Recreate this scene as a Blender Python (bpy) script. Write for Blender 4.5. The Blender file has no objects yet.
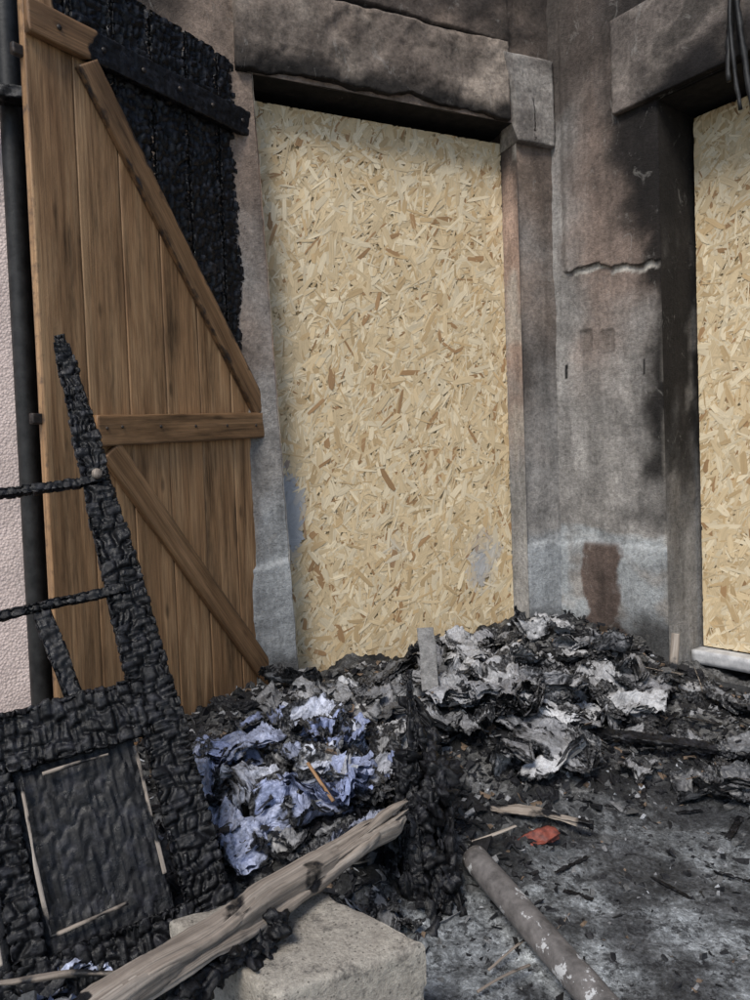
import bpy, math, random
import numpy as np
import bmesh
from mathutils import Vector, Matrix, noise, Euler
random.seed(7)
S=bpy.context.scene
S.view_settings.view_transform='Standard'; S.view_settings.look='None'; S.view_settings.exposure=0
V=Vector; Z=V((0,0,1))
def fbm(p,o=4): return noise.fractal(p,1.0,2.0,o)
def sm(a,b,x):
    t=min(1,max(0,(x-a)/(b-a))); return t*t*(3-2*t)
def mixc(a,b,t): return tuple(a[i]*(1-t)+b[i]*t for i in range(3))
def cell(p,metric='DISTANCE'):
    d=noise.voronoi(p,distance_metric=metric)[0]; return d[1]-d[0]
def hsh(a,b=0.0):
    x=math.sin(a*127.1+b*311.7)*43758.5453; return x-math.floor(x)
def brick(a,b,sd):
    nz=noise.noise_vector(V((a*.55+sd,b*.55,sd)))
    b=b+.75*nz.x; row=math.floor(b); fb=b-row
    a=a*(.6+.9*hsh(row,sd+5))+hsh(row,sd)+.65*nz.y; col=math.floor(a); fa=a-col
    d=min(fa,1-fa,fb,1-fb); h=hsh(row*1.7+sd,col)
    if h>.55:
        m=abs(fb-.5) if h>.8 else abs(fa-.45)
        d=min(d,m*.9+.02)
    return d,h
# ---------------------------------------------------------------- materials
class NB:
    def __init__(s,name):
        s.m=bpy.data.materials.new(name); s.m.use_nodes=True
        s.n=s.m.node_tree.nodes; s.l=s.m.node_tree.links
        s.b=s.n['Principled BSDF']; s.b.inputs['Specular IOR Level'].default_value=.3
    def set(s,i,v):
        if isinstance(v,bpy.types.NodeSocket): s.l.new(v,i)
        else: i.default_value=v
    def attr(s,name,out='Color'):
        a=s.n.new('ShaderNodeAttribute'); a.attribute_name=name; return a.outputs[out]
    def pos(s): return s.n.new('ShaderNodeNewGeometry').outputs['Position']
    def mapv(s,v,sc):
        m=s.n.new('ShaderNodeMapping'); s.set(m.inputs['Vector'],v); m.inputs['Scale'].default_value=sc; return m.outputs[0]
    def noise(s,v,sc,det=5,rough=.6,dist=0):
        t=s.n.new('ShaderNodeTexNoise'); s.set(t.inputs['Vector'],v); t.inputs['Scale'].default_value=sc
        t.inputs['Detail'].default_value=min(det,5); t.inputs['Roughness'].default_value=rough; t.inputs['Distortion'].default_value=dist
        return t.outputs[0]
    def vor(s,v,sc,feat='F1'):
        t=s.n.new('ShaderNodeTexVoronoi'); t.feature=feat; s.set(t.inputs['Vector'],v); t.inputs['Scale'].default_value=sc
        return t.outputs['Distance']
    def ramp(s,f,stops):
        r=s.n.new('ShaderNodeValToRGB'); s.set(r.inputs[0],f); e=r.color_ramp.elements
        while len(e)<len(stops): e.new(.5)
        for k,(p,c) in enumerate(stops):
            e[k].position=p; e[k].color=(c,c,c,1) if isinstance(c,(int,float)) else (*c,1)
        return r.outputs[0]
    def mix(s,f,a,b,mode='MIX'):
        m=s.n.new('ShaderNodeMix'); m.data_type='RGBA'; m.blend_type=mode
        s.set(m.inputs[0],f)
        for i,v in ((6,a),(7,b)):
            if isinstance(v,tuple): v=(*v,1) if len(v)==3 else v
            s.set(m.inputs[i],v)
        return m.outputs[2]
    def math(s,op,a,b=0.0,clamp=False):
        m=s.n.new('ShaderNodeMath'); m.operation=op; m.use_clamp=clamp; s.set(m.inputs[0],a); s.set(m.inputs[1],b); return m.outputs[0]
    def bump(s,h,strength=.5,dist=.005,prev=None):
        b=s.n.new('ShaderNodeBump'); b.inputs['Strength'].default_value=strength; b.inputs['Distance'].default_value=dist
        s.set(b.inputs['Height'],h)
        if prev is not None: s.set(b.inputs['Normal'],prev)
        return b.outputs[0]
    def fin(s,col,rough,nrm=None):
        s.set(s.b.inputs['Base Color'],col if not isinstance(col,tuple) else (*col,1)); s.set(s.b.inputs['Roughness'],rough)
        if nrm is not None: s.set(s.b.inputs['Normal'],nrm)
        return s.m

def m_wall(name,speck=.5,bs=.6,bd=.004,sc=1.0):
    b=NB(name); p=b.pos(); c=b.attr('Col')
    n1=b.ramp(b.noise(p,6,8,.7),[(.3,.62),(.5,.98),(.7,1.32)])
    fn=b.noise(p,55*sc,5,.75)
    c=b.mix(1,c,n1,'MULTIPLY'); c=b.mix(1,c,b.ramp(fn,[(.3,1-speck*.6),(.7,1+speck*.45)]),'MULTIPLY')
    st=b.ramp(b.noise(b.mapv(p,(11,11,1.3)),1,7,.65),[(.45,1),(.72,.5)])
    c=b.mix(.8,c,st,'MULTIPLY')
    sc1=b.ramp(b.noise(b.mapv(p,(14,14,9)),1,9,.75,.8),[(.60,0),(.68,1)]); c=b.mix(b.math('MULTIPLY',sc1,.28),c,(.42,.40,.37))
    pit=b.ramp(b.vor(p,85),[(.06,.35),(.2,1)]); c=b.mix(.5,c,pit,'MULTIPLY')
    n=b.bump(b.noise(p,170*sc,4,.75),bs,bd); n=b.bump(fn,bs,bd*1.2,n)
    return b.fin(c,.92,n)
M_wall=m_wall('sooty_render',.7,.9,.006); M_stone=m_wall('rough_stone',.8,.8,.006,1.0)
def m_pink():
    b=NB('pink_roughcast'); p=b.pos()
    c=b.mix(b.noise(p,60,4,.7),(.86,.73,.68),(.78,.63,.58))
    vv=b.vor(p,110); c=b.mix(1,c,b.ramp(vv,[(.1,1),(.7,.75)]),'MULTIPLY')
    c=b.mix(1,c,b.ramp(b.noise(p,3,5,.7),[(.35,.8),(.6,1.05)]),'MULTIPLY')
    n=b.bump(vv,.7,-.004); n=b.bump(b.noise(p,200,4,.7),.5,.003,n)
    return b.fin(c,.9,n)
M_pink=m_pink()
def m_wood(name,c1,c2,c3,charc=(.005,.005,.006),rough=.5,stain=.8,knot=.7):
    b=NB(name); g=b.attr('gc','Vector'); ch=b.attr('char','Fac')
    w=b.noise(b.mapv(g,(16,16,1.1)),1,7,.65,1.2)
    f=b.noise(b.mapv(g,(170,170,4)),1,5,.7)
    c=b.ramp(w,[(.28,c1),(.48,c2),(.70,c3)])
    c=b.mix(1,c,b.ramp(f,[(.3,.5),(.6,1.15)]),'MULTIPLY')
    bl=b.ramp(b.noise(b.mapv(g,(10,10,1.5)),1,8,.72),[(.36,1.15),(.54,.86),(.68,.28)])
    c=b.mix(stain,c,bl,'MULTIPLY')
    if knot:
        kn=b.vor(b.mapv(g,(11,11,3.6)),1); c=b.mix(knot,c,b.ramp(kn,[(.05,.25),(.13,1)]),'MULTIPLY')
    nn=b.noise(g,30,5,.7)
    k=b.math('ADD',ch,b.math('MULTIPLY',b.math('SUBTRACT',nn,.5),.8))
    k=b.ramp(k,[(.35,0),(.6,1)])
    cc=b.mix(b.ramp(nn,[(.50,0),(.78,1)]),charc,tuple(x*8 for x in charc))
    c=b.mix(k,c,cc)
    n=b.bump(f,.35,.002); fin_=b.noise(g,230,4,.75); n=b.bump(fin_,.6,.002,n)
    r=b.mix(k,(rough,)*3,b.ramp(b.noise(g,55,4,.7),[(.35,.22),(.65,.65)]))
    return b.fin(c,r,n)
M_wood=m_wood('varnished_wood',(.175,.092,.043),(.33,.190,.095),(.48,.305,.165),rough=.5,stain=1)
M_wood2=m_wood('brace_wood',(.11,.060,.030),(.21,.118,.058),(.32,.19,.10),rough=.45,stain=.9)
M_grey=m_wood('weathered_wood',(.14,.112,.095),(.28,.235,.195),(.43,.38,.33),rough=.8,stain=.8,knot=0)
M_char=m_wood('charcoal',(.02,.02,.02),(.02,.02,.02),(.03,.03,.03),rough=.4,knot=0,stain=0)
def m_strand():
    b=NB('osb_strands'); c=b.attr('Col'); g=b.attr('gc','Vector')
    f=b.noise(b.mapv(g,(200,200,9)),1,4,.6); c=b.mix(1,c,b.ramp(f,[(.3,.84),(.65,1.08)]),'MULTIPLY')
    return b.fin(c,.6,b.bump(f,.2,.001))
M_osb=m_strand()
def m_ash():
    b=NB('ash_ground'); p=b.pos(); c=b.attr('Col')
    f=b.noise(p,75,5,.8)
    n1=b.ramp(b.noise(p,9,9,.75),[(.32,.32),(.5,.95),(.70,1.9)])
    c=b.mix(1,c,n1,'MULTIPLY'); c=b.mix(1,c,b.ramp(f,[(.35,.30),(.55,1),(.70,2.1)]),'MULTIPLY')
    bk=b.ramp(b.noise(p,24,8,.85),[(.52,0),(.60,1)]); c=b.mix(b.math('MULTIPLY',bk,.85),c,(.018,.018,.02))
    n=b.bump(f,.9,.010); n=b.bump(b.noise(p,260,4,.7),.6,.003,n)
    r=b.ramp(b.noise(p,6,5,.6),[(.4,.38),(.6,.9)])
    return b.fin(c,r,n)
M_ash=m_ash()
def m_shard():
    b=NB('char_fragments'); p=b.pos(); c=b.attr('Col')
    f=b.noise(p,130,4,.7)
    c=b.mix(1,c,b.ramp(f,[(.3,.5),(.7,1.6)]),'MULTIPLY')
    return b.fin(c,b.ramp(f,[(.4,.35),(.6,.8)]),b.bump(f,.7,.003))
M_shard=m_shard()
def m_paper():
    b=NB('burnt_paper'); p=b.pos(); c=b.attr('Col'); ch=b.attr('char','Fac')
    k=b.math('ADD',ch,b.math('MULTIPLY',b.math('SUBTRACT',b.noise(p,20,5,.78),.5),1.5))
    kk=b.ramp(k,[(.44,0),(.56,1)])
    c=b.mix(1,c,b.ramp(b.noise(p,15,5,.78,.6),[(.32,.30),(.48,.78),(.62,1.12)]),'MULTIPLY')
    c=b.mix(1,c,b.ramp(k,[(.12,1),(.44,.38)]),'MULTIPLY')
    f=b.noise(p,110,4,.7)
    c=b.mix(1,c,b.ramp(f,[(.35,.7),(.55,1.05)]),'MULTIPLY')
    c=b.mix(kk,c,b.mix(b.ramp(f,[(.45,0),(.75,1)]),(.010,.010,.011),(.16,.16,.165)))
    rg=b.math('ABSOLUTE',b.math('SUBTRACT',b.noise(p,20,2,.5,.8),.5))
    n=b.bump(rg,.85,.024); n=b.bump(f,.35,.002,n)
    return b.fin(c,b.mix(kk,(.40,)*3,(.36,)*3),n)
M_paper=m_paper()
def m_plain(name,c1,c2,rough,sc=30,metal=0,bd=.002,peel=None):
    b=NB(name); p=b.pos(); c=b.mix(b.ramp(b.noise(p,sc,7,.7),[(.35,0),(.65,1)]),c1,c2); b.b.inputs['Metallic'].default_value=metal
    if peel: c=b.mix(b.ramp(b.noise(p,14,5,.75),[(.58,0),(.61,1)]),c,peel)
    return b.fin(c,rough,b.bump(b.noise(p,sc*4,6,.7),.6,bd))
M_pipe=m_plain('grey_pipe',(.065,.060,.058),(.19,.175,.168),.5,18,.0,peel=(.48,.48,.48))
M_iron=m_plain('burnt_iron',(.02,.02,.022),(.07,.055,.045),.5,40,.4)
M_red=m_plain('red_plastic',(.28,.07,.045),(.09,.03,.025),.5,40)
M_white=m_plain('white_paint',(.62,.62,.62),(.35,.35,.36),.6,18)
M_black=m_plain('matte_black',(.006,.006,.006),(.02,.018,.017),.9,20)  # plain near-black for soffits and backing boxes
M_cable_gap=m_plain('cable_gap_black',(.01,.01,.01),(.03,.03,.03),.5,20)  # black of the cable, also the shade put into the gap tube
def m_block():
    b=NB('block_stone'); p=b.pos()
    c=b.mix(b.ramp(b.noise(p,7,8,.7),[(.35,0),(.65,1)]),(.27,.24,.205),(.47,.43,.37))
    f=b.noise(p,130,5,.8); c=b.mix(1,c,b.ramp(f,[(.3,.6),(.7,1.3)]),'MULTIPLY')
    c=b.mix(.9,c,b.ramp(b.vor(p,75),[(.08,.3),(.22,1)]),'MULTIPLY')
    so=b.ramp(b.noise(p,17,9,.8),[(.53,0),(.66,1)]); c=b.mix(b.math('MULTIPLY',so,.7),c,(.05,.047,.045))
    n=b.bump(f,.9,.005); n=b.bump(b.noise(p,35,6,.7),.7,.008,n)
    return b.fin(c,.95,n)
M_concrete=m_block()
# ---------------------------------------------------------------- mesh helpers
def empty(name):
    e=bpy.data.objects.new(name,None); S.collection.objects.link(e); return e
def mk(name,vs,fs,mat,parent=None,col=None,char=None,gc=None,smooth=True):
    me=bpy.data.meshes.new(name); me.from_pydata([tuple(v) for v in vs],[],fs); me.update()
    if col is not None:
        a=me.attributes.new('Col','FLOAT_COLOR','POINT'); a.data.foreach_set('color',np.array([(*c,1) for c in col],dtype=np.float32).ravel())
    if char is not None:
        a=me.attributes.new('char','FLOAT','POINT'); a.data.foreach_set('value',np.array(char,dtype=np.float32))
    if gc is not None:
        a=me.attributes.new('gc','FLOAT_VECTOR','POINT'); a.data.foreach_set('vector',np.array([tuple(g) for g in gc],dtype=np.float32).ravel())
    me.materials.append(mat)
    if smooth: me.polygons.foreach_set('use_smooth',[True]*len(me.polygons))
    o=bpy.data.objects.new(name,me); S.collection.objects.link(o)
    if parent: o.parent=parent
    return o
class Acc:
    def __init__(s): s.v=[];s.f=[];s.c=[];s.h=[];s.g=[]
    def add(s,v,f,c=None,h=None,g=None):
        k=len(s.v); s.v+=v; s.f+=[tuple(i+k for i in q) for q in f]
        if c: s.c+=c
        if h: s.h+=h
        if g: s.g+=g
def board_geo(A,B,N,W,T,res=.008,charf=None,depth=.006,cs=(.02,.024),erode=0,r=.004,grain=.0008,seed=0,taper=None,warp=None,bend=0):
    A=V(A);B=V(B);D=(B-A);L=D.length;D.normalize();N=V(N);N=(N-D*N.dot(D)).normalized();X=D.cross(N).normalized()
    hw,ht=W/2,T/2; nw=max(2,round(W/res)); nt=max(2,round(T/res)); pts=[]
    for i in range(nw): pts.append((-hw+W*i/nw,ht))
    for i in range(nt): pts.append((hw,ht-T*i/nt))
    for i in range(nw): pts.append((hw-W*i/nw,-ht))
    for i in range(nt): pts.append((-hw,-ht+T*i/nt))
    M=max(3,round(L/res)); n=len(pts); vs=[];hs=[];gs=[]
    so=V((seed*3.7,seed*1.3,seed*5.1))
    for j in range(M+1):
        s=L*j/M; tp=taper(s/L) if taper else 1.0
        off=X*(fbm(V((s*3,seed,0))*1.0,2)*bend)+N*(fbm(V((s*3,seed,9)),2)*bend)
        for (x,y) in pts:
            x*=tp;y*=tp; h2,t2=hw*tp,ht*tp; rr=min(r,h2*.9,t2*.9)
            ix=max(-(h2-rr),min(h2-rr,x)); iy=max(-(t2-rr),min(t2-rr,y)); d=V((x-ix,y-iy))
            d=d.normalized() if d.length>1e-9 else V((0,1))
            px,py=ix+d.x*rr,iy+d.y*rr
            g=V((px,py,s))+so
            P=A+D*s+X*px+N*py+off
            c=charf(P,px,s) if charf else 0.0
            dn=-grain*abs(noise.noise(V((g.x*90,g.y*90,g.z*3))))*2
            ce=min(1,max(0,(c-.5)*2))
            if ce>0.01:
                dd,hh=brick((px+py)/cs[0],s/cs[1],seed)
                dn-=ce*(depth*(1-sm(0,.16,dd))+depth*.6*hh+depth*.35*abs(noise.noise(V((g.x*120,g.y*120,g.z*120)))))
            if erode: dn-=erode*max(0,.25+fbm(V((g.x*9,g.y*9,g.z*7)),5))
            P=P+(X*d.x+N*d.y)*dn
            if warp: P=warp(P)
            vs.append(P);hs.append(c);gs.append(g)
    fs=[]
    for j in range(M):
        for i in range(n):
            a=j*n+i;b=j*n+(i+1)%n; fs.append((a,b,b+n,a+n))
    for j in (0,M):
        c=V((0,0,0))
        for i in range(n): c+=vs[j*n+i]
        c/=n; k=len(vs); vs.append(c); hs.append(hs[j*n]); gs.append(gs[j*n])
        for i in range(n):
            a=j*n+i;b=j*n+(i+1)%n
            fs.append((b,a,k) if j==0 else (a,b,k))
    return vs,fs,hs,gs
def board(name,mat,parent,*a,colf=None,**k):
    v,f,h,g=board_geo(*a,**k)
    return mk(name,v,f,mat,parent,char=h,gc=g,col=[colf(p) for p in v] if colf else None)
one=lambda P,x,s:1.0
# ---------------------------------------------------------------- frames
U1=V((.911,.413,0)).normalized(); N1=V((U1.y,-U1.x,0)); F1=V((-.366,3.091,0))
U2=V((.61,-.79,0)).normalized(); N2=V((U2.y,-U2.x,0)); C=V((.906,3.667,0))
CU=(C-F1).dot(U1)
house=empty('burnt_house')
def lin(a,b,st): 
    n=max(1,round((b-a)/st)); return [a+(b-a)*i/n for i in range(n)]
def wallgrid(name,O,U,N,us,zs,skip,fn,mat,parent=house):
    vs=[];cs=[];fs=[];n=len(us)
    for z in zs:
        for u in us:
            du,dn,c=fn(u,z); vs.append(O+U*(u+du)+N*dn+Z*z); cs.append(c)
    for j in range(len(zs)-1):
        for i in range(n-1):
            if skip((us[i]+us[i+1])/2,(zs[j]+zs[j+1])/2): continue
            a=j*n+i; fs.append((a,a+1,a+n+1,a+n))
    return mk(name,vs,fs,mat,parent,col=cs)
DL,DR,DT=-.02,1.19,2.71
def jag(z): return .05*(1-z/1.3)+.004*fbm(V((3,0,z*9)),4)
GREY=(.33,.31,.29);BRN=(.29,.22,.175);SOOT=(.025,.021,.019);CEM=(.38,.395,.405);DK=(.075,.06,.052)
def f1(u,z):
    q=V((u,7,z)); n=fbm(q*3,5); m=fbm(q*1.1+V((5,5,5)),4)
    c=mixc(GREY,BRN,sm(1.2,2.5,z+.5*n))
    c=mixc(c,(.33,.25,.19),sm(2.9,3.2,z)*sm(1.0,.2,u+.3*n))
    c=mixc(c,DK,.9*sm(.1,.55,m+.3*sm(2.4,3.4,z)+.05))
    c=mixc(c,SOOT,.85*sm(.9,1.3,u+.15*n)*sm(2.9,3.25,z+.2*n))
    c=mixc(c,SOOT,.85*sm(-.15,-.45,u+.1*n)*sm(2.4,2.9,z+.2*n))
    c=mixc(c,DK,.7*sm(.22,0,abs(u-1.396))*sm(1.2,2.6,z+.4*n))
    c=mixc(c,CEM,sm(.78,.70,z+.08*n)*sm(-.6,.3,u+.2))
    c=mixc(c,CEM,.9*sm(.1,.3,fbm(V((u*5,3,z*2.5)),3)+.2)*sm(1.15,.9,z)*sm(.35,0,abs(u)))
    c=mixc(c,(.05,.045,.04),sm(-.35,-.7,u)*.9)
    c=mixc(c,SOOT,.85*sm(.55,.28,z+.1*n)*sm(-.2,.2,n+.2))
    crk=3.085+.012*fbm(V((u*6,0,0)),4)-.02*sm(.4,1.1,u)
    if u<1.16: c=mixc(c,(.012,.01,.01),sm(.010,.004,abs(z-crk)))
    dn=.008*n+.004*fbm(q*14,4)+(.012*sm(.74,.72,z+.03*fbm(V((u*7,0,0)),3)))
    dn+=.018*sm(crk,crk+.012,z)*sm(1.17,1.15,u)*sm(-.5,-.4,u) + .010*fbm(q*6,4)*sm(3.1,3.15,z)
    du=0
    if -.5<u<=DL+.001: du=jag(z)*sm(-.5,DL,u)
    if abs(u-DR)<.004: dn=max(dn,0)*.3
    return du,dn,c
us=lin(-4,-.99,.08)+lin(-.99,DL,.018)+lin(DL,DR,.02)+lin(DR,CU,.010)+[CU,CU+.04]
zs=lin(0,.7,.02)+lin(.7,.78,.008)+lin(.78,DT,.018)+lin(DT,3.03,.03)+lin(3.03,3.2,.006)+lin(3.2,4.3,.03)+[4.3]
wallgrid('facade_wall',F1,U1,N1,us,zs,lambda u,z: DL<u<DR and z<DT,f1,M_wall)
wallgrid('pink_wall',F1+N1*.02,U1,N1,lin(-4.0,-.99,.04)+[-.99],lin(0,2.44,.04)+[2.44],lambda u,z:False,lambda u,z:(0,.002*fbm(V((u,0,z))*20,2),(1,1,1)),M_pink)
def reveal(name,O,U,N,uf,depth,z0,z1,colf):
    vs=[];cs=[];fs=[];ns=10;zz=lin(z0,z1,.02)+[z1]
    for z in zz:
        for k in range(ns+1):
            d=-(depth)*k/ns
            if k==0: d=.010
            P=O+U*(uf(z)+(.004*fbm(V((d*9,z*9,1)),3) if k else 0))+N*d+Z*z; vs.append(P); cs.append(colf(d,z))
    for j in range(len(zz)-1):
        for k in range(ns):
            a=j*(ns+1)+k; fs.append((a,a+1,a+ns+2,a+ns+1))
    return mk(name,vs,fs,M_wall,house,col=cs)
def rc1(d,z):
    n=fbm(V((d*5,2,z*2.5)),5)
    c=mixc((.40,.39,.38),(.46,.33,.265),sm(.9,1.8,z+.6*n)); c=mixc(c,DK,sm(2.1,2.6,z+.3*n)); return mixc(c,(.52,.49,.44),.7*sm(.05,.35,n))
reveal('door_reveal',F1,U1,N1,lambda z:DR-.002,.30,0,DT,rc1)
reveal('door_reveal',F1,U1,N1,lambda z:DL+jag(z)+.002,.30,0,DT,rc1)
def slab(name,O,U,N,u0,u1,n0,n1,z,mat):
    vs=[O+U*u0+N*n0+Z*z,O+U*u1+N*n0+Z*z,O+U*u1+N*n1+Z*z,O+U*u0+N*n1+Z*z]
    return mk(name,vs,[(0,1,2,3)],mat,house,smooth=False)
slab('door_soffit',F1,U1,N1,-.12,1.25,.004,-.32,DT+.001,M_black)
def box(name,c,X,Y,hx,hy,z0,z1,mat,parent):
    vs=[];
    for z in (z0,z1):
        for a,b in((-1,-1),(1,-1),(1,1),(-1,1)): vs.append(V(c)+X*(a*hx)+Y*(b*hy)+Z*z)
    return mk(name,vs,[(3,2,1,0),(4,5,6,7),(0,1,5,4),(1,2,6,5),(2,3,7,6),(3,0,4,7)],mat,parent,smooth=False)
box('door_light_block',F1+U1*.585-N1*.26,U1,N1,.75,.02,0,2.8,M_black,house)  # added behind the board to stop sky light leaking through the gap
def cl1(P):
    n=fbm(P*4,5); c=mixc((.27,.215,.175),(.38,.315,.26),sm(-.3,.4,n)); c=mixc(c,(.12,.095,.08),.7*sm(.0,.4,fbm(P*2.3+V((9,9,9)),4)))
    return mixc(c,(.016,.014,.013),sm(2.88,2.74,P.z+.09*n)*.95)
def er1(P):
    z=P.z
    e=.05*max(0,.2+fbm(V((P.x*3,P.y*3,4)),5))*sm(2.90,2.72,z)
    P=P+Z*(e); k=(P-F1).dot(N1)
    return P-N1*((.016*sm(-.1,.5,fbm(P*5,5))+.004*fbm(P*24,4))*sm(.0,.03,k))
def lint(u0,u1,z0,z1,pr,name,warp,colf,O=F1,U=U1,N=N1,mat=M_stone,erode=.006):
    zc=(z0+z1)/2; T=.16; A=O+U*u0+N*(pr-T/2)+Z*zc; B=O+U*u1+N*(pr-T/2)+Z*zc
    board(name,mat,house,A,B,N,z1-z0,T,res=.009,r=.008,erode=erode,warp=warp,colf=colf,seed=int(u0*10+z0*3))
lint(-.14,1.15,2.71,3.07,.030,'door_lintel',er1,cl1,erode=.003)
def wz(P):
    u=(P-F1).dot(U1); 
    if u<1.27: P=P+U1*(.07*sm(2.75,3.05,P.z)*-1+.02)
    return P-N1*.006*fbm(P*12,4)
def cl2(P):
    n=fbm(P*5,5); c=mixc((.22,.195,.175),(.35,.32,.29),sm(-.3,.4,n)); u=(P-F1).dot(U1)
    return mixc(c,(.5,.47,.43),.7*sm(.025,.008,abs(u-(1.19-.07*sm(2.75,3.05,P.z))))*sm(-.2,.3,n+.1))
lint(1.165,CU-.004,2.62,3.02,.040,'lintel_end_stone',wz,cl2,erode=.005)
WL,WR,WB,WT=.57,1.65,.20,2.62
def f2(s,z):
    q=V((s,17,z)); n=fbm(q*3,5); m=fbm(q*1.5+V((5,1,5)),4); n8=fbm(q*8,4)
    crk=2.02+.022*fbm(V((s*14,0,0)),5)-.06*sm(.15,.5,s)
    up=sm(crk-.005,crk+.005,z)*sm(.05,.09,s)
    c=mixc(GREY,(.42,.395,.37),sm(-.2,.4,n))
    c=mixc(c,(.29,.21,.17),.85*sm(1.3,2.0,z+.3*n)*sm(.02,.25,s+.1*n))
    c=mixc(c,(.085,.068,.058),.92*sm(2.35,2.95,z+.5*n+.3*s))
    c=mixc(c,(.13,.11,.10),.6*sm(.10,.40,m+.1*n8)*sm(.9,1.4,z))
    c=mixc(c,(.013,.011,.010),.97*sm(.38,.54,s+.11*n+.04*n8)*sm(.75,1.1,z+.2*n)*sm(2.9,2.6,z))
    c=mixc(c,(.02,.017,.016),.8*sm(.22,.50,s+.15*n)*sm(2.05,2.35,z+.1*n))
    c=mixc(c,(.66,.62,.56),sm(.018,.010,abs(z-crk+.014))*sm(.05,.1,s)*sm(.58,.5,s)*sm(-.35,0,n8))
    c=mixc(c,(.015,.013,.012),sm(.006,.002,abs(z-crk-.002))*sm(.05,.1,s)*.7)
    c=mixc(c,(.42,.44,.45),sm(.80,.77,z+.04*n)*sm(-.4,.1,fbm(V((s*6,9,z*6)),3)+.15))
    c=mixc(c,(.15,.11,.093),sm(.75,.72,z)*sm(.12,.14,s+.06*n8)*sm(.34,.31,s+.06*n8)*sm(.25,.35,z))
    c=mixc(c,(.50,.51,.51),.8*sm(.015,.004,abs(z-.765-.01*n8))*sm(.0,.1,n8+.1))
    c=mixc(c,SOOT,.85*sm(.50,.28,z+.15*n))
    c=mixc(c,(.40,.37,.33),.6*sm(.03,.0,abs(s-WL))*sm(-.1,.3,fbm(V((s*4,1,z*5)),4))*sm(2.0,1.2,z))
    dn=.007*n+.003*fbm(q*14,4)+.016*up+.014*sm(.74,.725,z+.02*fbm(V((s*7,0,0)),3))
    for s0,z0 in ((.175,1.68),(.29,1.66)):
        if abs(s-s0)<.03 and abs(z-z0)<.05: dn-=.006; c=mixc(c,(.12,.10,.085),.35)
        e=max(abs(s-s0)/.03,abs(z-z0)/.05)
        if .95<e<1.2: c=mixc(c,(.06,.05,.045),.5)
    for s0,z0 in ((.06,1.55),(.47,1.52)):
        if abs(s-s0)<.008 and abs(z-z0)<.035: c=(.01,.01,.01)
    if abs(s-WL)<.004: dn=max(dn,0)*.3
    return 0,dn,c
us=[-.04]+lin(0,WL,.009)+lin(WL,WR,.04)+lin(WR,4.0,.05)+[4.0]
zs=lin(0,WB,.02)+lin(WB,1.45,.012)+lin(1.45,1.95,.010)+lin(1.95,2.1,.005)+lin(2.1,WT,.016)+lin(WT,4.3,.03)+[4.3]
wallgrid('facade_wall_return',C,U2,N2,us,zs,lambda u,z: WL<u<WR and WB<z<WT,f2,M_wall)
def rc2(d,z):
    n=fbm(V((d*6,12,z*2.5)),5); c=mixc((.30,.29,.28),(.020,.017,.015),sm(.6,1.3,z+.5*n)); return mixc(c,(.28,.26,.24),.6*sm(.2,.45,n)*sm(2.2,1.6,z))
reveal('window_reveal',C,U2,N2,lambda z:WL,.30,WB-.1,WT,rc2)
reveal('window_reveal',C,U2,N2,lambda z:WR,.30,WB-.1,WT,rc2)
slab('window_soffit',C,U2,N2,.5,1.7,.004,-.32,WT+.001,M_black)
box('window_light_block',C+U2*1.1-N2*.30,U2,N2,.6,.02,.1,2.7,M_black,house)  # unseen box added so no light leaks in round the board
box('corner_light_block',C+U2*.25-N2*.16,U2,N2,.30,.13,0,4.25,M_black,house)  # unseen black box added behind the wall sheet to block light leaks
board('window_sill',M_white,house,C+U2*(WL+.01)-N2*.20+Z*.235,C+U2*WR-N2*.20+Z*.235,N2,.06,.10,res=.02)
def cl3(P):
    n=fbm(P*5,5); s=(P-C).dot(U2)
    return mixc(mixc((.16,.135,.12),(.28,.24,.21),sm(-.3,.4,n)),(.014,.012,.012),max(sm(2.82,2.66,P.z+.1*n)*sm(.44,.56,s),.65*sm(.10,.45,n+.2*sm(.5,.9,s))))
lint(.376,2.0,2.625,3.03,.05,'window_lintel',None,cl3,O=C,U=U2,N=N2,erode=.006)
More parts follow.
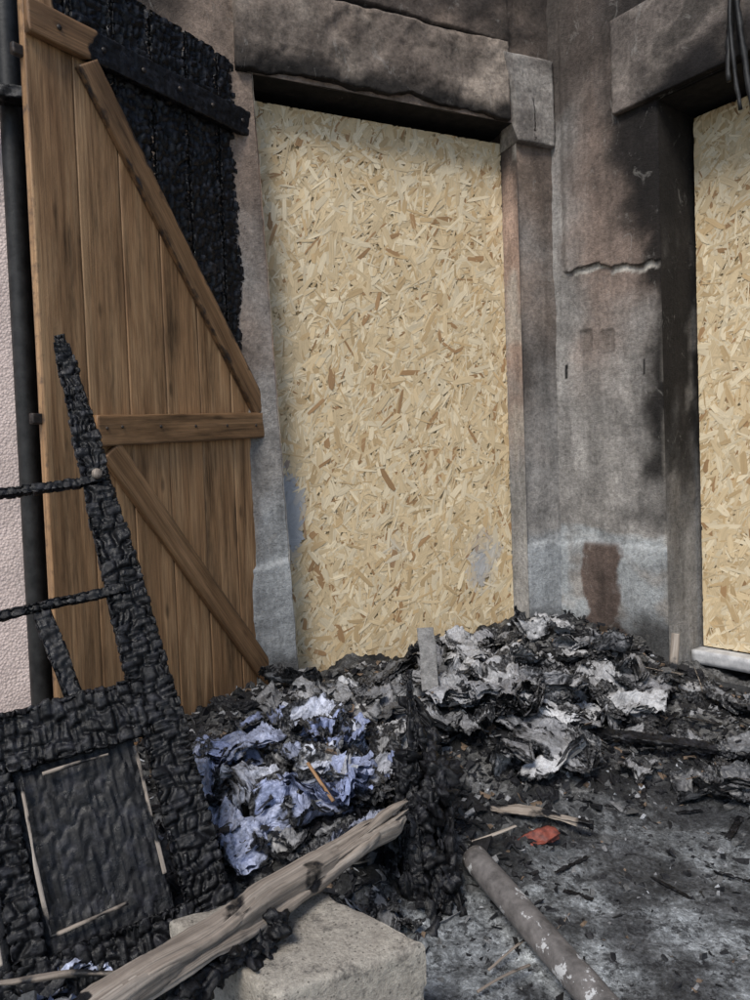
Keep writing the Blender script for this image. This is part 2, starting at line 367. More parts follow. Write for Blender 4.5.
# ---------------------------------------------------------------- OSB
m_core=m_plain('osb_core',(.52,.395,.22),(.36,.255,.13),.7,60)
def osb(name,O,U,N,u0,u1,z0,z1,cnt,stain):
    e=empty(name)
    box('board_core',O+U*((u0+u1)/2)-N*.012,U,N,(u1-u0)/2,.009,z0,z1,m_core,e)
    A=Acc(); rnd=random.Random(len(name)*13+cnt)
    for k in range(cnt):
        cu=rnd.uniform(u0,u1);cz=rnd.uniform(z0,z1); L=rnd.uniform(.04,.14)*.5; W=rnd.choice([.007,.010,.014,.019,.025,.031])*rnd.uniform(.7,1.1)*.5
        ang=rnd.gauss(math.radians(62),math.radians(38)) if rnd.random()<.75 else rnd.uniform(0,math.pi)
        ca,sa=math.cos(ang),math.sin(ang); tz=rnd.gauss(0,.012); tw=rnd.gauss(0,.028); h0=.001+.004*k/cnt*rnd.uniform(.6,1)
        j=lambda a:rnd.uniform(-a,a)
        pts=[(-L+j(.01),-W*rnd.uniform(.3,1)),(-L*.6,-W),(L*.55+j(.01),-W*rnd.uniform(.7,1.1)),(L+j(.014),-W*rnd.uniform(.1,.9)),(L*rnd.uniform(.8,1),W*rnd.uniform(.2,1)),(L*.5+j(.01),W*rnd.uniform(.8,1.1)),(-L*.5,W),(-L*rnd.uniform(.8,1),W*rnd.uniform(.1,.9))]
        r=rnd.random(); b=rnd.uniform(.84,1.10)
        if r<.50: c=(.66,.515,.315)
        elif r<.82: c=(.745,.625,.43)
        elif r<.955: c=(.55,.395,.215)
        else: c=(.37,.225,.11)
        c=tuple(x*b for x in c)
        t=stain(cu,cz); c=mixc(c,(.38,.40,.43),t)
        v=[];g=[];cs=[]
        for (x,y) in pts:
            u=min(u1,max(u0,cu+x*ca-y*sa)); z=min(z1,max(z0,cz+x*sa+y*ca))
            v.append(O+U*u+Z*z+N*(h0+x*tz+y*tw)); g.append(V((y+k*.37,k*.11,x+k*.53))); cs.append(c)
        A.add(v,[tuple(range(8))],c=cs,g=g)
    mk('surface_strands',A.v,A.f,M_osb,e,col=A.c,gc=A.g,smooth=False)
def st1(u,z):
    t=.85*sm(.14,.04,math.hypot((u-1.02)*1.3,(z-.64-.7*(u-1.0))*.9)+.06*fbm(V((u,0,z))*12,3))
    t=max(t,.95*sm(.14,.09,math.hypot((u-.03)*1.4,(z-.93)*.6)+.02*fbm(V((u,5,z))*14,3)))
    t=max(t,.4*sm(.07,0,math.hypot(u-.55,z-.75)))
    return t
osb('osb_panel',F1-N1*.12,U1,N1,-.09,1.187,0.0,2.665,12500,st1)
osb('osb_panel.001',C-N2*.24,U2,N2,WL+.02,WR-.01,.27,2.60,10000,lambda u,z:0)
# ---------------------------------------------------------------- shutter
SL=V((-1.01,2.30,0)); SU=V((.53,.78,0)).normalized(); SN=V((SU.y,-SU.x,0)); SW=.96
def sp(u,z,n=0): return SL+SU*u+SN*n+Z*z
shutter=empty('wooden_shutter')
def brace_z(u): return 2.46+(u-.23)*(1.38-2.46)/(.95-.23)
def chs(P,px,s):
    u=(P-SL).dot(SU); z=P.z
    n=.05*fbm(V((u*6,0,z*6)),4)
    t=sm(-.03,.05,z-brace_z(u)+n)*sm(1.2,1.4,z) 
    t=max(t,sm(2.50,2.56,z)*sm(-.03,.03,u-.1))
    t=max(t,.40*sm(-.14,.0,z-brace_z(u)+2*n)*sm(1.2,1.4,z))
    t=max(t,.45*sm(.30,.1,z+n))
    t=max(t,.36*sm(.03,.0,u+n*.2))
    t=max(t,.28*sm(.10,.0,abs(z-1.29+n))*sm(-.3,.3,fbm(V((u*9,0,z*3)),3)))
    return t
w=SW/6
for i in range(6):
    jt=random.uniform(-.006,.006)
    board('plank_%d'%(i+1),M_wood,shutter,sp(w*(i+.5),.09+jt),sp(w*(i+.5),2.75+jt+.02*random.random()),SN,w-.0012,.03,res=.0065,charf=chs,depth=.012,cs=(.022,.034),r=.0025,seed=i+1)
def chb(P,px,s):
    u=(P-SL).dot(SU); n=.05*fbm(P*8,3); return sm(.17,.22,u+n)*sm(2.3,2.4,P.z)
board('top_bar',M_wood2,shutter,sp(.0,2.50,.03),sp(.965,2.51,.03),SN,.105,.028,res=.007,charf=chb,depth=.003,cs=(.03,.04),r=.004,seed=11,erode=.002)
board('middle_bar',M_wood2,shutter,sp(.17,1.265,.032),sp(.965,1.31,.032),SN,.105,.030,res=.007,r=.005,seed=12,erode=.003)
board('bottom_bar',M_wood2,shutter,sp(.015,.16,.03),sp(.965,.17,.03),SN,.12,.028,res=.008,r=.005,seed=13,charf=lambda P,a,s:.25,depth=.001,erode=.002)
board('upper_brace',M_wood2,shutter,sp(.20,2.44,.03),sp(.945,1.37,.03),SN,.085,.026,res=.007,r=.004,seed=14,erode=.002,charf=lambda P,px,s:.5*sm(.022,.042,abs(px)+.02*fbm(P*14,3)),depth=.001)
board('lower_brace',M_wood2,shutter,sp(.22,1.205,.03),sp(.955,.25,.03),SN,.085,.026,res=.007,r=.004,seed=15,erode=.002)
def ball(A,c,r,N):
    vs=[];fs=[];k=10
    X=N.orthogonal().normalized();Y=N.cross(X)
    for j in range(4):
        t=j/3*math.pi/2
        for i in range(k): a=2*math.pi*i/k; vs.append(c+(X*math.cos(a)+Y*math.sin(a))*r*math.cos(t)+N*r*.6*math.sin(t))
    for j in range(3):
        for i in range(k): a=j*k+i;b=j*k+(i+1)%k; fs.append((a,b,b+k,a+k))
    A.add(vs,fs)
A=Acc()
for u in (.1,.26,.42,.58,.74,.9):
    ball(A,sp(u,2.50+.01*u,.044),.009,SN); ball(A,sp(max(u,.2),1.27+.04*u,.047),.006,SN); ball(A,sp(u,.175,.044),.006,SN)
mk('bolts',A.v,A.f,M_iron,shutter)
for z in (.35,1.3,2.4): board('hinge_%d'%int(z*10),M_iron,shutter,sp(-.03,z,-.005),sp(.02,z,-.005),SN,.035,.02,res=.006)
for z in (.5,1.35,2.35): board('hinge_pin_%d'%int(z*10),M_iron,shutter,sp(.96,z-.05,0),sp(.96,z+.05,0),SN,.02,.02,res=.006,r=.009)
def tube_geo(pts,r,seg=14,rn=0,seed=0):
    vs=[];fs=[]
    for j,p in enumerate(pts):
        t=(pts[min(j+1,len(pts)-1)]-pts[max(j-1,0)]).normalized(); X=t.cross(V((.31,.2,.93)) if abs(t.z)<.9 else V((1,0,0))).normalized(); Y=t.cross(X)
        for i in range(seg):
            a=2*math.pi*i/seg; d=X*math.cos(a)+Y*math.sin(a); rr=(r(j/(len(pts)-1)) if callable(r) else r)
            if rn: rr*=1+rn*fbm((p+d*.02)*25+V((seed,0,0)),4)
            vs.append(p+d*rr)
    n=len(pts)
    for j in range(n-1):
        for i in range(seg): a=j*seg+i;b=j*seg+(i+1)%seg; fs.append((a,b,b+seg,a+seg))
    fs.append(tuple(range(seg))[::-1]); fs.append(tuple((n-1)*seg+i for i in range(seg)))
    return vs,fs
dp=F1+U1*-.955+N1*.05
v,f=tube_geo([dp+Z*z for z in lin(0,4.3,.1)],.035)
mk('dark_gap_tube',v,f,M_cable_gap)  # black tube standing in for the shade of the gap beside the shutter
board('burnt_gutter_bracket',M_char,None,F1+U1*-1.25+N1*.1+Z*2.40,F1+U1*-.9+N1*.13+Z*2.42,N1,.05,.08,res=.01,charf=one)
# ---------------------------------------------------------------- burnt door (left foreground)
bd=empty('burnt_door')
Bt=V((-.417,1.65,.20)); Tp=V((-.885,2.16,1.52)); SD=(Tp-Bt); SLn=SD.length; SDn=SD.normalized()
R=V((-.93,-.40,0)); R=(R-SDn*R.dot(SDn)).normalized(); BN=SDn.cross(R).normalized()
if BN.y>0: BN=-BN
def bp(f,r,n=0): return Bt+SDn*(f*SLn)+R*r+BN*n
kw=dict(charf=one,res=.0042,depth=.013,cs=(.044,.026),erode=.009,r=.008)
board('stile',M_char,bd,bp(-.14,0),bp(1,0),BN,.116,.05,seed=21,taper=lambda t:(1 if t<.5 else 1-.50*(t-.5)/.5)*(1 if t<.985 else .8),bend=.010,**kw)
board('rail_middle',M_char,bd,bp(.275,.02),bp(.295,.66),BN,.15,.045,seed=22,bend=.008,**kw)
board('rail_bottom',M_char,bd,bp(-.07,.02),bp(-.06,.66),BN,.17,.045,seed=23,bend=.008,**kw)
board('mullion',M_char,bd,bp(-.02,.36),bp(.24,.36),BN,.075,.045,seed=24,**kw)
board('outer_stile',M_char,bd,bp(-.12,.68),bp(.55,.68),BN,.10,.05,seed=25,**kw)
board('panel',M_char,bd,bp(-.02,.20,-.012),bp(.25,.20,-.012),BN,.27,.015,seed=26,charf=one,res=.0045,depth=.004,cs=(.012,.08),erode=.005)
board('panel_second',M_char,bd,bp(-.02,.52,-.012),bp(.25,.52,-.012),BN,.26,.015,seed=27,charf=one,res=.006,depth=.004,cs=(.012,.08),erode=.005)
def cg(P,a,s): return .44+.9*fbm(P*12,3)
for i,(a,b) in enumerate([((.01,.315,.018),(.225,.315,.018)),((.01,.315,.018),(.01,.16,.018)),((.222,.27,.018),(.222,.13,.018)),((.0,.41,.018),(.22,.41,.018)),((.22,.41,.018),(.22,.6,.018)),((.03,.075,.018),(.22,.075,.018))]):
    board('moulding_%d'%i,M_grey,bd,bp(*a),bp(*b),BN,.010,.009,res=.004,charf=cg,depth=.003,r=.003,seed=30+i,bend=.006,erode=.003)
k2=dict(charf=one,res=.0045,depth=.006,cs=(.024,.022),erode=.006)
board('glazing_bar_upper',M_char,bd,bp(.685,.0,.01),bp(.70,.6,.01),BN,.030,.03,seed=41,bend=.012,**k2)
board('glazing_bar_lower',M_char,bd,bp(.475,.0,.01),bp(.48,.62,.01),BN,.032,.03,seed=42,bend=.012,**k2)
board('broken_bar',M_char,bd,bp(.47,.20),bp(.31,.17),BN,.05,.03,seed=43,**k2)
v,f=tube_geo([bp(.69,.0,.020),bp(.69,.0,.034)],.013); mk('latch_knob',v,f,M_grey,bd,char=[.35]*len(v),gc=v)
# ---------------------------------------------------------------- ground and heap
def hz(x,y,fine=True):
    p=V((x,y,0)); w1=(p-F1).dot(N1); w2=(p-C).dot(N2)
    z=.23*math.exp(-(max(0,w1)/.75)**2)*sm(1.9,.9,x+.0)+.12*math.exp(-(max(0,w2)/.6)**2)
    z+=.20*math.exp(-(((x+.20)/.44)**2+((y-2.13)/.44)**2))
    z+=.12*math.exp(-(((x-.40)/.34)**2+((y-2.72)/.42)**2))
    z+=.06*math.exp(-(((x+.9)/.4)**2+((y-1.7)/.5)**2))
    amp=sm(0,.10,z)
    z+=(.010+.028*amp)*fbm(V((x*5,y*5,2)),3)
    if fine: z+=(.006+.020*amp)*fbm(V((x*22,y*22,8)),4)
    return max(z,-.01)+.012
x0,x1,y0,y1=-1.7,2.6,.7,4.0; st=.0115
nx=int((x1-x0)/st);ny=int((y1-y0)/st);vs=[];cs=[];fs=[]
for j in range(ny+1):
    for i in range(nx+1):
        x=x0+i*st;y=y0+j*st
        z=hz(x,y); edge=min(x-x0,x1-x,y-y0)
        z=z*sm(0,.25,edge)+.004
        vs.append((x,y,z))
        n=fbm(V((x*4,y*4,3)),4); a=sm(.03,.14,z)
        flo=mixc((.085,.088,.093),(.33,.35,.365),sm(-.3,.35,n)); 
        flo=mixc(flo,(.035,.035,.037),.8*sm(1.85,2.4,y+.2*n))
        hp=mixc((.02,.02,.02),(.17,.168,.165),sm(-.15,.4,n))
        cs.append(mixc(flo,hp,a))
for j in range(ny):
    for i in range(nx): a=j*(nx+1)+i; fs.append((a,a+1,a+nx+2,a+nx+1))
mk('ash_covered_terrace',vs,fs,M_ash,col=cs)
g=60; mk('ground',[(-g,-g,0),(g,-g,0),(g,g,0),(-g,g,0)],[(0,1,2,3)],M_ash,col=[(.25,.25,.25)]*4)
def inside(x,y,m=0.0):
    p=V((x,y,0)); return (p-F1).dot(N1)>m and (p-C).dot(N2)>m
A=Acc(); rnd=random.Random(3)
CUBE=[(-1,-1,-1),(1,-1,-1),(1,1,-1),(-1,1,-1),(-1,-1,1),(1,-1,1),(1,1,1),(-1,1,1)]
CF=[(3,2,1,0),(4,5,6,7),(0,1,5,4),(1,2,6,5),(2,3,7,6),(3,0,4,7)]
def shard(x,y,z,s,flat=False):
    e=Euler((rnd.gauss(0,.5),rnd.gauss(0,.5),rnd.uniform(0,6.3))).to_matrix()
    sx,sy,sz=s*rnd.uniform(.8,2.2),s*rnd.uniform(.5,1.2),s*rnd.uniform(.1,.6)
    if flat: sz=.0012; sx*=1.3
    r=rnd.random()
    if r<.62: c=(.014,.014,.016)
    elif r<.82: c=(.085,.085,.085)
    elif r<.93: c=(.21,.21,.215)
    elif r<.97: c=(.14,.10,.07)
    else: c=(.34,.35,.37)
    if c[0]>.3: s=min(s,.008); sx,sy=min(sx,.012),min(sy,.008)
    v=[V((x,y,z+sz*.4))+e@V((a*sx*rnd.uniform(.35,1.1),b*sy*rnd.uniform(.35,1.1),d*sz*rnd.uniform(.6,1.1))) for a,b,d in CUBE]
    A.add(v,CF,c=[c]*8)
cnt=0
while cnt<25000:
    x=rnd.uniform(-1.2,2.0);y=rnd.uniform(1.0,3.9)
    if not inside(x,y): continue
    z=hz(x,y); dens=.20+.25*sm(1.5,2.4,y)+.6*sm(.04,.16,z)+.3*sm(.0,.4,fbm(V((x*5,y*5,1)),3))
    if rnd.random()>dens: continue
    cnt+=1
    s=min(.030,.003+abs(rnd.gauss(0,.007))) if z>.05 else min(.022,.0015+abs(rnd.gauss(0,.0045)))
    shard(x,y,z,s,rnd.random()<.3)
bm=bmesh.new(); bmesh.ops.create_icosphere(bm,subdivisions=4,radius=1); IV=[v.co.copy() for v in bm.verts]; IF=[tuple(v.index for v in f.verts) for f in bm.faces]; bm.free()
def lump(c,s,seed,rot=None,amp=.35):
    out=[];m=rot or Euler((rnd.uniform(-.4,.4),rnd.uniform(-.4,.4),rnd.uniform(0,6))).to_matrix()
    for d in IV:
        k=1+amp*fbm(d*1.6+V((seed,0,0)),5)-.16*(1-sm(0,.35,cell(d*3+V((seed,3,0)))))
        out.append(V(c)+m@V((d.x*k*s[0],d.y*k*s[1],d.z*k*s[2])))
    return out
cnt=0
while cnt<60:
    x=rnd.uniform(-.9,1.7);y=rnd.uniform(1.5,3.6)
    if not inside(x,y) : continue
    z=hz(x,y,False)
    if z<.07: continue
    cnt+=1; s=rnd.uniform(.015,.04)
    v=lump((x,y,z+s*.2),(s*rnd.uniform(1,2),s,s*.7),cnt*3.1)
    A.add(v,IF,c=[(.013,.013,.015) if rnd.random()<.8 else (.06,.058,.055)]*len(v))
# ---------------------------------------------------------------- burnt papers
P=Acc()
tops=[]
def sheet(cx,cy,yaw,w,l,layers,burn,kind,fold,lift=.0,tilt=(0,0)):
    nu,nv=24,30; sd=rnd.uniform(0,100); tone=rnd.uniform(.72,1.08)
    if kind==1: base=mixc((.60,.62,.69),(.32,.38,.62),rnd.random()**1.2)
    elif kind==2: base=mixc((.58,.58,.59),(.28,.28,.295),rnd.random())
    else: base=mixc((.12,.12,.125),(.38,.38,.39),rnd.random())
    e=Euler((tilt[0],tilt[1],yaw)).to_matrix()
    z0=hz(cx,cy,False); fa=rnd.uniform(-.8,.8); curl=rnd.uniform(-1,1); c2=rnd.uniform(-1,1); ph=rnd.uniform(0,6); fr=rnd.uniform(4,9)
    for k in range(layers):
        ox,oy=rnd.gauss(0,.006),rnd.gauss(0,.006); v=[];h=[];c=[];eds=[]
        ww,ll=w*rnd.uniform(.90,1.0),l*rnd.uniform(.90,1.0); dy=rnd.gauss(0,.07); kk=k/max(1,layers-1)
        er=Matrix.Rotation(dy,3,'Z'); open_=1+.35*kk*rnd.uniform(.6,1.2)
        for j in range(nv+1):
            for i in range(nu+1):
                u=i/nu-.5;t=j/nv-.5
                q=V((u*1.8+sd,t*2.1,k*.05+sd)); wq=noise.noise(q*1.2+V((4,4,4)))
                a=u*math.cos(fa)+t*math.sin(fa)+.25*wq
                zz=fold*open_*(.9*noise.noise(q)+.65*math.sin(a*fr+ph)+.25*noise.noise(q*2.7)+curl*2.5*u*u+c2*1.6*t*t)
                cr=noise.noise(q*2.6+V((1,2,3))); zz+=fold*.42*max(0,1-abs(cr)*5)
                cr=noise.noise(q*5.0+V((7,2,3))); zz+=fold*.14*max(0,1-abs(cr)*4)
                p=V((u*ww*(1-.25*abs(math.sin(a*fr+ph)))+ox,t*ll+oy+.022*noise.noise(q*1.3+V((7,7,7))),zz+.0045*k))
                p=er@p; p=e@p+V((cx,cy,z0+lift+.012))
                gz=hz(p.x,p.y,False)
                if p.z<gz: p.z=gz-.010
                v.append(p)
                ed=min(.5-abs(u),.5-abs(t))*2
                ed+=.24*fbm(V((u*3.4+sd,t*3.4,k*.25)),5)
                b=sm(burn,burn-.26,ed) if burn>0 else 0
                h.append(b); c.append(tuple(x*tone for x in base)); eds.append(ed)
        f=[]
        for j in range(nv):
            for i in range(nu):
                a=j*(nu+1)+i
                if max(eds[a],eds[a+1],eds[a+nu+2],eds[a+nu+1])<.05: continue
                f.append((a,a+1,a+nu+2,a+nu+1))
        P.add(v,f,c=c,h=h)
        if k==layers-1:
            for _ in range(6): 
                jj=rnd.randrange(len(v)); tops.append(v[jj])
def field(n,xr,yr,wl,layers,burn,kind,fold,lift=.04,tl=.22):
    k=0
    while k<n:
        x=rnd.uniform(*xr);y=rnd.uniform(*yr)
        if not inside(x,y,.12): continue
        k+=1; sc=rnd.uniform(.7,1.15)
        sheet(x,y,rnd.uniform(0,6.3),wl[0]*sc,wl[1]*sc,rnd.randint(*layers),rnd.uniform(*burn),kind,rnd.uniform(*fold),rnd.uniform(0,lift),(rnd.gauss(0,tl),rnd.gauss(0,tl)))
field(16,(-.5,1.1),(2.6,3.5),(.17,.24),(2,4),(.3,.7),0,(.015,.03))
field(16,(-.40,.20),(2.35,2.85),(.17,.24),(2,5),(.10,.40),0,(.018,.032))
field(14,(-.34,.15),(2.3,2.85),(.17,.22),(2,4),(.05,.35),2,(.018,.032))
field(8,(-.46,.02),(1.78,2.36),(.12,.17),(1,3),(.5,.9),0,(.018,.035),.03)
field(36,(-.52,.02),(1.76,2.40),(.14,.21),(2,5),(.04,.36),1,(.018,.036),.06)
field(7,(-.46,.02),(1.78,2.36),(.10,.14),(1,2),(.4,.7),0,(.018,.035),.09)
field(6,(.20,.70),(2.35,3.0),(.13,.19),(1,3),(.5,.9),0,(.018,.035),.03)
field(30,(.16,.66),(2.32,3.0),(.16,.24),(3,7),(.06,.36),2,(.018,.036),.07)
field(7,(.20,.70),(2.35,3.0),(.10,.14),(1,2),(.4,.7),0,(.018,.035),.09)
field(11,(.55,1.0),(2.45,3.0),(.16,.24),(2,4),(.08,.32),2,(.022,.04),.06,.3)
field(18,(-.1,1.2),(2.75,3.4),(.16,.22),(2,4),(.10,.42),2,(.018,.032),.05)
field(10,(-.5,.2),(1.6,2.0),(.12,.17),(1,3),(.3,.8),0,(.012,.03),.02)
field(20,(.8,1.7),(2.2,3.1),(.13,.20),(1,3),(.22,.65),0,(.015,.03))
field(6,(-.72,-.42),(1.30,1.75),(.08,.11),(1,2),(.05,.3),1,(.01,.02))
mk('burnt_paper_pile',P.v,P.f,M_paper,col=P.c,char=P.h)
for p in tops:
    for _ in range(2): shard(p.x+rnd.gauss(0,.01),p.y+rnd.gauss(0,.01),p.z+.002,min(.016,.002+abs(rnd.gauss(0,.005))),rnd.random()<.4)
mk('charred_debris_pile',A.v,A.f,M_shard,col=A.c,smooth=False)
# ---------------------------------------------------------------- foreground things
bl=[(-.43,1.42),(-.18,1.545),(.065,1.32),(-.19,1.20)]
def blockgeo():
    n=34; vs=[];fs=[];idx={}
    def pt(a,b,c):
        k=(a,b,c)
        if k in idx: return idx[k]
        u,v,w=a/n,b/n,c/n
        x=(bl[0][0]*(1-u)+bl[1][0]*u)*(1-v)+(bl[3][0]*(1-u)+bl[2][0]*u)*v
        y=(bl[0][1]*(1-u)+bl[1][1]*u)*(1-v)+(bl[3][1]*(1-u)+bl[2][1]*u)*v
        z=.25*w; c0=V((-.18,1.37,.125)); p=V((x,y,z)); 
        m=sum(1 for q in (u,v,w) if q<.001 or q>.999)
        d=(p-c0); p-=d.normalized()*(.003*(m-1) + .005*abs(fbm(p*11,4)) + (.014*max(0,fbm(p*18,3)) if m>1 else 0))
        idx[k]=len(vs); vs.append(p); return idx[k]
    for a in range(n):
        for b in range(n):
            fs.append((pt(a,b,n),pt(a,b+1,n),pt(a+1,b+1,n),pt(a+1,b,n)))
            for e in(0,n):
                fs.append((pt(a,e,b),pt(a+1,e,b),pt(a+1,e,b+1),pt(a,e,b+1)))
                fs.append((pt(e,a,b),pt(e,a+1,b),pt(e,a+1,b+1),pt(e,a,b+1)))
    return vs,fs
v,f=blockgeo(); mk('stone_block',v,f,M_concrete)
A=Acc(); ba,bb=V((-.50,1.0,.315)),V((.045,1.77,.29)); ax=(bb-ba).normalized(); sx=ax.cross(Z).normalized()
for i,(o,zz,wd,th,t0,t1,ch) in enumerate([(0,0,.074,.050,0,.975,.0),(.024,-.008,.040,.035,.0,.90,.15),(-.026,-.004,.036,.032,.02,.94,.25),(.010,.018,.028,.018,.1,1.0,-.2),(-.012,.014,.020,.014,.5,1.02,-.2),(.020,.010,.016,.012,.6,.99,-.1),(-.030,-.016,.022,.022,.05,.6,.9)]):
    def cf(P,px,s,ch=ch): return ch+.60*sm(.15,.6,fbm(P*8,4))+.55*sm(.34,.0,s)*sm(-.2,.3,fbm(P*16,3))-.3*sm(.75,.9,s)
    off=sx*o+Z*zz
    v,f,h,g_=board_geo(ba.lerp(bb,t0)+off,ba.lerp(bb,t1)+off*.9,V((.1*i-.2,-.3,1)),wd,th,res=.0045,charf=cf,depth=.003,cs=(.012,.05),erode=.008,r=.014,grain=.0035,seed=51+i,bend=.018,taper=lambda t:1-.12*t-.45*sm(.93,1,t))
    A.add(v,f,h=h,g=g_)
mk('burnt_timber_beam',A.v,A.f,M_grey,char=A.h,gc=A.g)
A=Acc()
for i in range(8):
    t=i/7; c=V((-.36+.14*t,1.18+.17*t,.265+.015*math.sin(i*2))); v=lump(c,(.04,.028,.024),i*7.7+1,amp=.7); A.add(v,IF,h=[1]*len(v),g=v)
mk('charred_wood_lump',A.v,A.f,M_char,char=A.h,gc=A.g)
# charred post: eroded core, broken fibres splaying at the top, rubble round the foot
A=Acc()
v,f,h,g_=board_geo(V((.095,1.75,-.02)),V((.065,2.0,.50)),V((.2,-1,.4)),.15,.09,res=.0055,charf=one,depth=.014,cs=(.022,.05),erode=.06,seed=90,bend=.08,taper=lambda t:1-.55*t,r=.035); A.add(v,f,h=h,g=g_)
for i in range(12):
    a=i*.75; sc_=rnd.uniform(.6,1.2); o=V((.060*math.cos(a)*sc_,.035*math.sin(a)-.01,0)); t=rnd.uniform(.35,1.0); q=rnd.uniform(0,.35)
    A0=V((.095,1.74,.0));A1=V((.060,2.02,.58))
    v,f,h,g_=board_geo(A0.lerp(A1,q)+o*1.15,A0.lerp(A1,t)+o*.35+V((rnd.gauss(0,.014),0,0)),V((rnd.gauss(0,.9),-1,.2)),rnd.uniform(.03,.075),.024,res=.0055,charf=one,depth=.008,cs=(.03,.03),erode=.035,seed=60+i,bend=.05,taper=lambda t:1-.35*t-.5*sm(.8,1,t),r=.008)
    A.add(v,f,h=h,g=g_)
for i in range(16):
    a=rnd.uniform(0,6.3); zz=rnd.random()**1.5*.36; c=V((.09+.065*(1-zz)*math.cos(a),1.74+.45*zz+.03*math.sin(a),.01+zz)); s=rnd.uniform(.02,.05); v=lump(c,(s,s*.8,s),i*5.7+2,amp=.7); A.add(v,IF,h=[1]*len(v),g=v)
mk('charred_post',A.v,A.f,M_char,char=A.h,gc=A.g)
pa,pb=V((.215,1.84,.13)),V((.47,1.20,.05)); pts=[pa.lerp(pb,i/40) for i in range(41)]
v,f=tube_geo(pts,lambda t:.033,24,.03); f=f[:-2]; n=len(v); v2,f2_=tube_geo(pts,.028,24); f2_=[tuple(i+n for i in q[::-1]) for q in f2_[:-2]]
ring=[(i,(i+1)%24,(i+1)%24+n,i+n)[::-1] for i in range(24)]
mk('metal_pipe',v+v2,f+f2_+ring,M_pipe)
board('charred_plank',M_char,None,V((.74,2.58,.17)),V((1.32,2.38,.13)),V((0,-.3,1)),.05,.025,res=.006,charf=one,depth=.006,cs=(.02,.03),erode=.004,seed=71)
board('wood_stick',M_grey,None,V((.26,2.20,.11)),V((.58,2.07,.085)),V((0,-.2,1)),.055,.018,res=.005,charf=lambda P,a,s:.35+fbm(P*10,3),depth=.004,erode=.014,seed=72,taper=lambda t:1-.9*abs(t-.4),bend=.02,r=.008,grain=.003)
board('wood_stick.001',M_wood,None,V((-.20,1.93,.35)),V((-.13,1.83,.29)),V((0,-.5,1)),.010,.007,res=.004,charf=lambda P,a,s:.1,seed=73)
board('wood_stick.002',M_grey,None,V((1.21,3.08,.24)),V((1.24,3.12,.38)),V((-.5,-1,0)),.035,.015,res=.006,charf=lambda P,a,s:.2+fbm(P*10,3),seed=74,erode=.004)
board('wood_stick.003',M_grey,None,V((-.95,1.32,.19)),V((-.38,1.45,.15)),V((0,-.3,1)),.014,.012,res=.005,charf=lambda P,a,s:.5+fbm(P*10,3),depth=.002,erode=.005,seed=75,bend=.02)
for i,(a,b,wd) in enumerate([((.20,1.52,.06),(.33,1.62,.08),.008),((.17,1.47,.05),(.29,1.53,.05),.007),((.21,1.93,.12),(.35,2.02,.11),.010)]):
    board('metal_strip'+('.%03d'%i if i else ''),M_grey,None,V(a),V(b),V((0,-.3,1)),wd,.005,res=.004,seed=76+i,charf=lambda P,x,s:.1+fbm(P*14,3),bend=.02,erode=.002)
board('roof_tile_fragment',M_stone,None,V((.17,2.60,.33)),V((.165,2.66,.54)),V((0,-1,.2)),.065,.016,res=.006,erode=.008,seed=79,colf=lambda P:(.27,.26,.25))
def redg(P): return P+Z*(.012*fbm(P*16,3))
board('red_plastic_fragment',M_red,None,V((.36,2.02,.065)),V((.47,2.06,.085)),V((0,-.5,1)),.055,.010,res=.005,erode=.02,seed=80,bend=.03,warp=redg,taper=lambda t:1-.5*abs(t-.6))
v,f=tube_geo([V((.80,2.48,.03)),V((.80,2.48,.09)),V((.80,2.48,.10))],.017); mk('metal_can',v,f,M_pipe)
A=Acc(); cnt=0
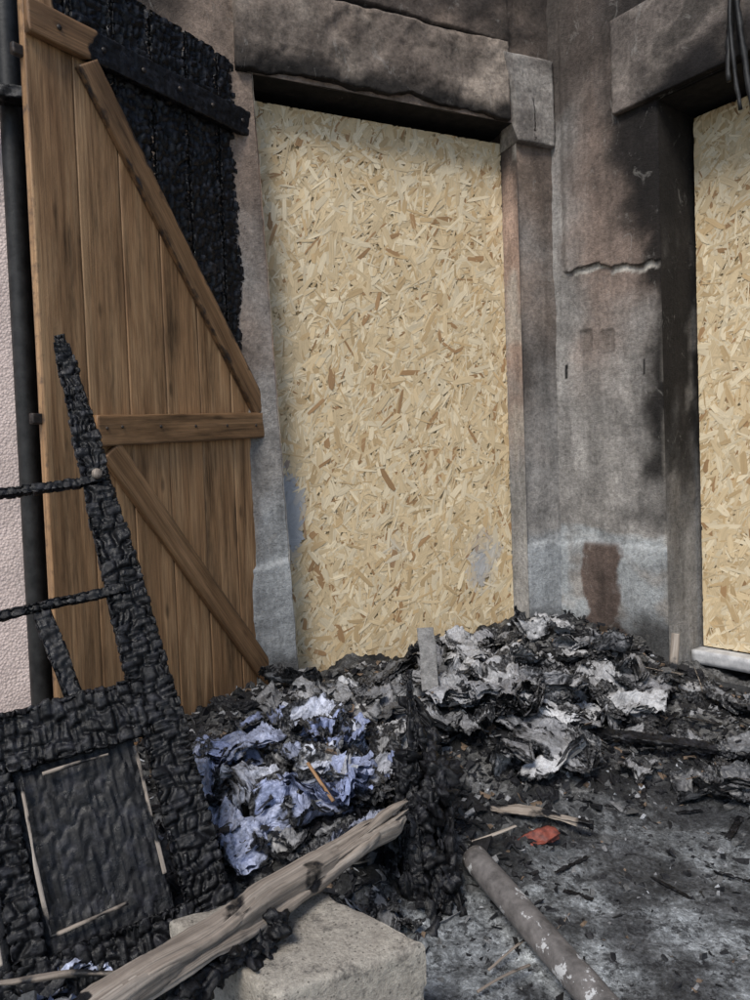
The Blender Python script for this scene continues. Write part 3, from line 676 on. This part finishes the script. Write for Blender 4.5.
while cnt<60:
    x=rnd.uniform(-.5,1.6);y=rnd.uniform(1.6,3.4)
    if not inside(x,y,.15): continue
    cnt+=1; L=rnd.uniform(.05,.20); a=rnd.uniform(0,6.3); z=hz(x,y,False)
    x2,y2=x+math.cos(a)*L,y+math.sin(a)*L; z2=hz(x2,y2,False)
    up=.035*sm(.06,.15,z)
    v,f,h,g_=board_geo(V((x,y,z+.008+up)),V((x2,y2,z2+.008+up)),V((0,0.1,1)),rnd.uniform(.008,.028),rnd.uniform(.006,.012),res=.006,charf=one,depth=.004,cs=(.015,.02),erode=.006,seed=200+cnt,bend=.012)
    cc=(1.0 if rnd.random()<.8 else .2); A.add(v,f,h=[cc]*len(v),g=g_)
mk('charred_sticks',A.v,A.f,M_grey,char=A.h,gc=A.g)
A=Acc()
for k in range(4):
    pts=[]
    for i in range(40):
        t=i/39; s=.90+.02*k; pts.append(C+U2*(s+.03*math.sin(t*4+k)+.02*t)+N2*(.075+.015*math.sin(5*t+k*2))+Z*(3.5-(.85+.12*k)*t))
    v,f=tube_geo(pts,.008+.003*(k%2),8,.5,k); A.add(v,f)
mk('burnt_cable',A.v,A.f,M_cable_gap)
# ---------------------------------------------------------------- camera & light
cam=bpy.data.cameras.new('camera'); co=bpy.data.objects.new('camera',cam); S.collection.objects.link(co); S.camera=co
cam.sensor_fit='VERTICAL'; cam.sensor_height=36; cam.lens=27; cam.clip_end=500; cam.clip_start=.02
co.matrix_world=Matrix.Translation((0,0,1.1))@Matrix.Rotation(math.radians(90-2.1),4,'X')@Matrix.Rotation(math.radians(-2.06),4,'Z')
w=bpy.data.worlds.new('World'); S.world=w; w.use_nodes=True; nt=w.node_tree
sky=nt.nodes.new('ShaderNodeTexSky'); sky.sky_type='NISHITA'; sky.sun_disc=False
EL,AZ=math.radians(50),math.radians(203)
sky.sun_elevation=EL; sky.sun_rotation=AZ
nt.links.new(sky.outputs[0],nt.nodes['Background'].inputs[0]); nt.nodes['Background'].inputs[1].default_value=.15
sd=bpy.data.lights.new('sun','SUN'); sd.energy=3.1; sd.angle=math.radians(22); sd.color=(1,.95,.87)
so=bpy.data.objects.new('sun',sd); S.collection.objects.link(so)
dirv=V((math.sin(AZ)*math.cos(EL),math.cos(AZ)*math.cos(EL),math.sin(EL)))
so.rotation_euler=dirv.to_track_quat('Z','Y').to_euler()
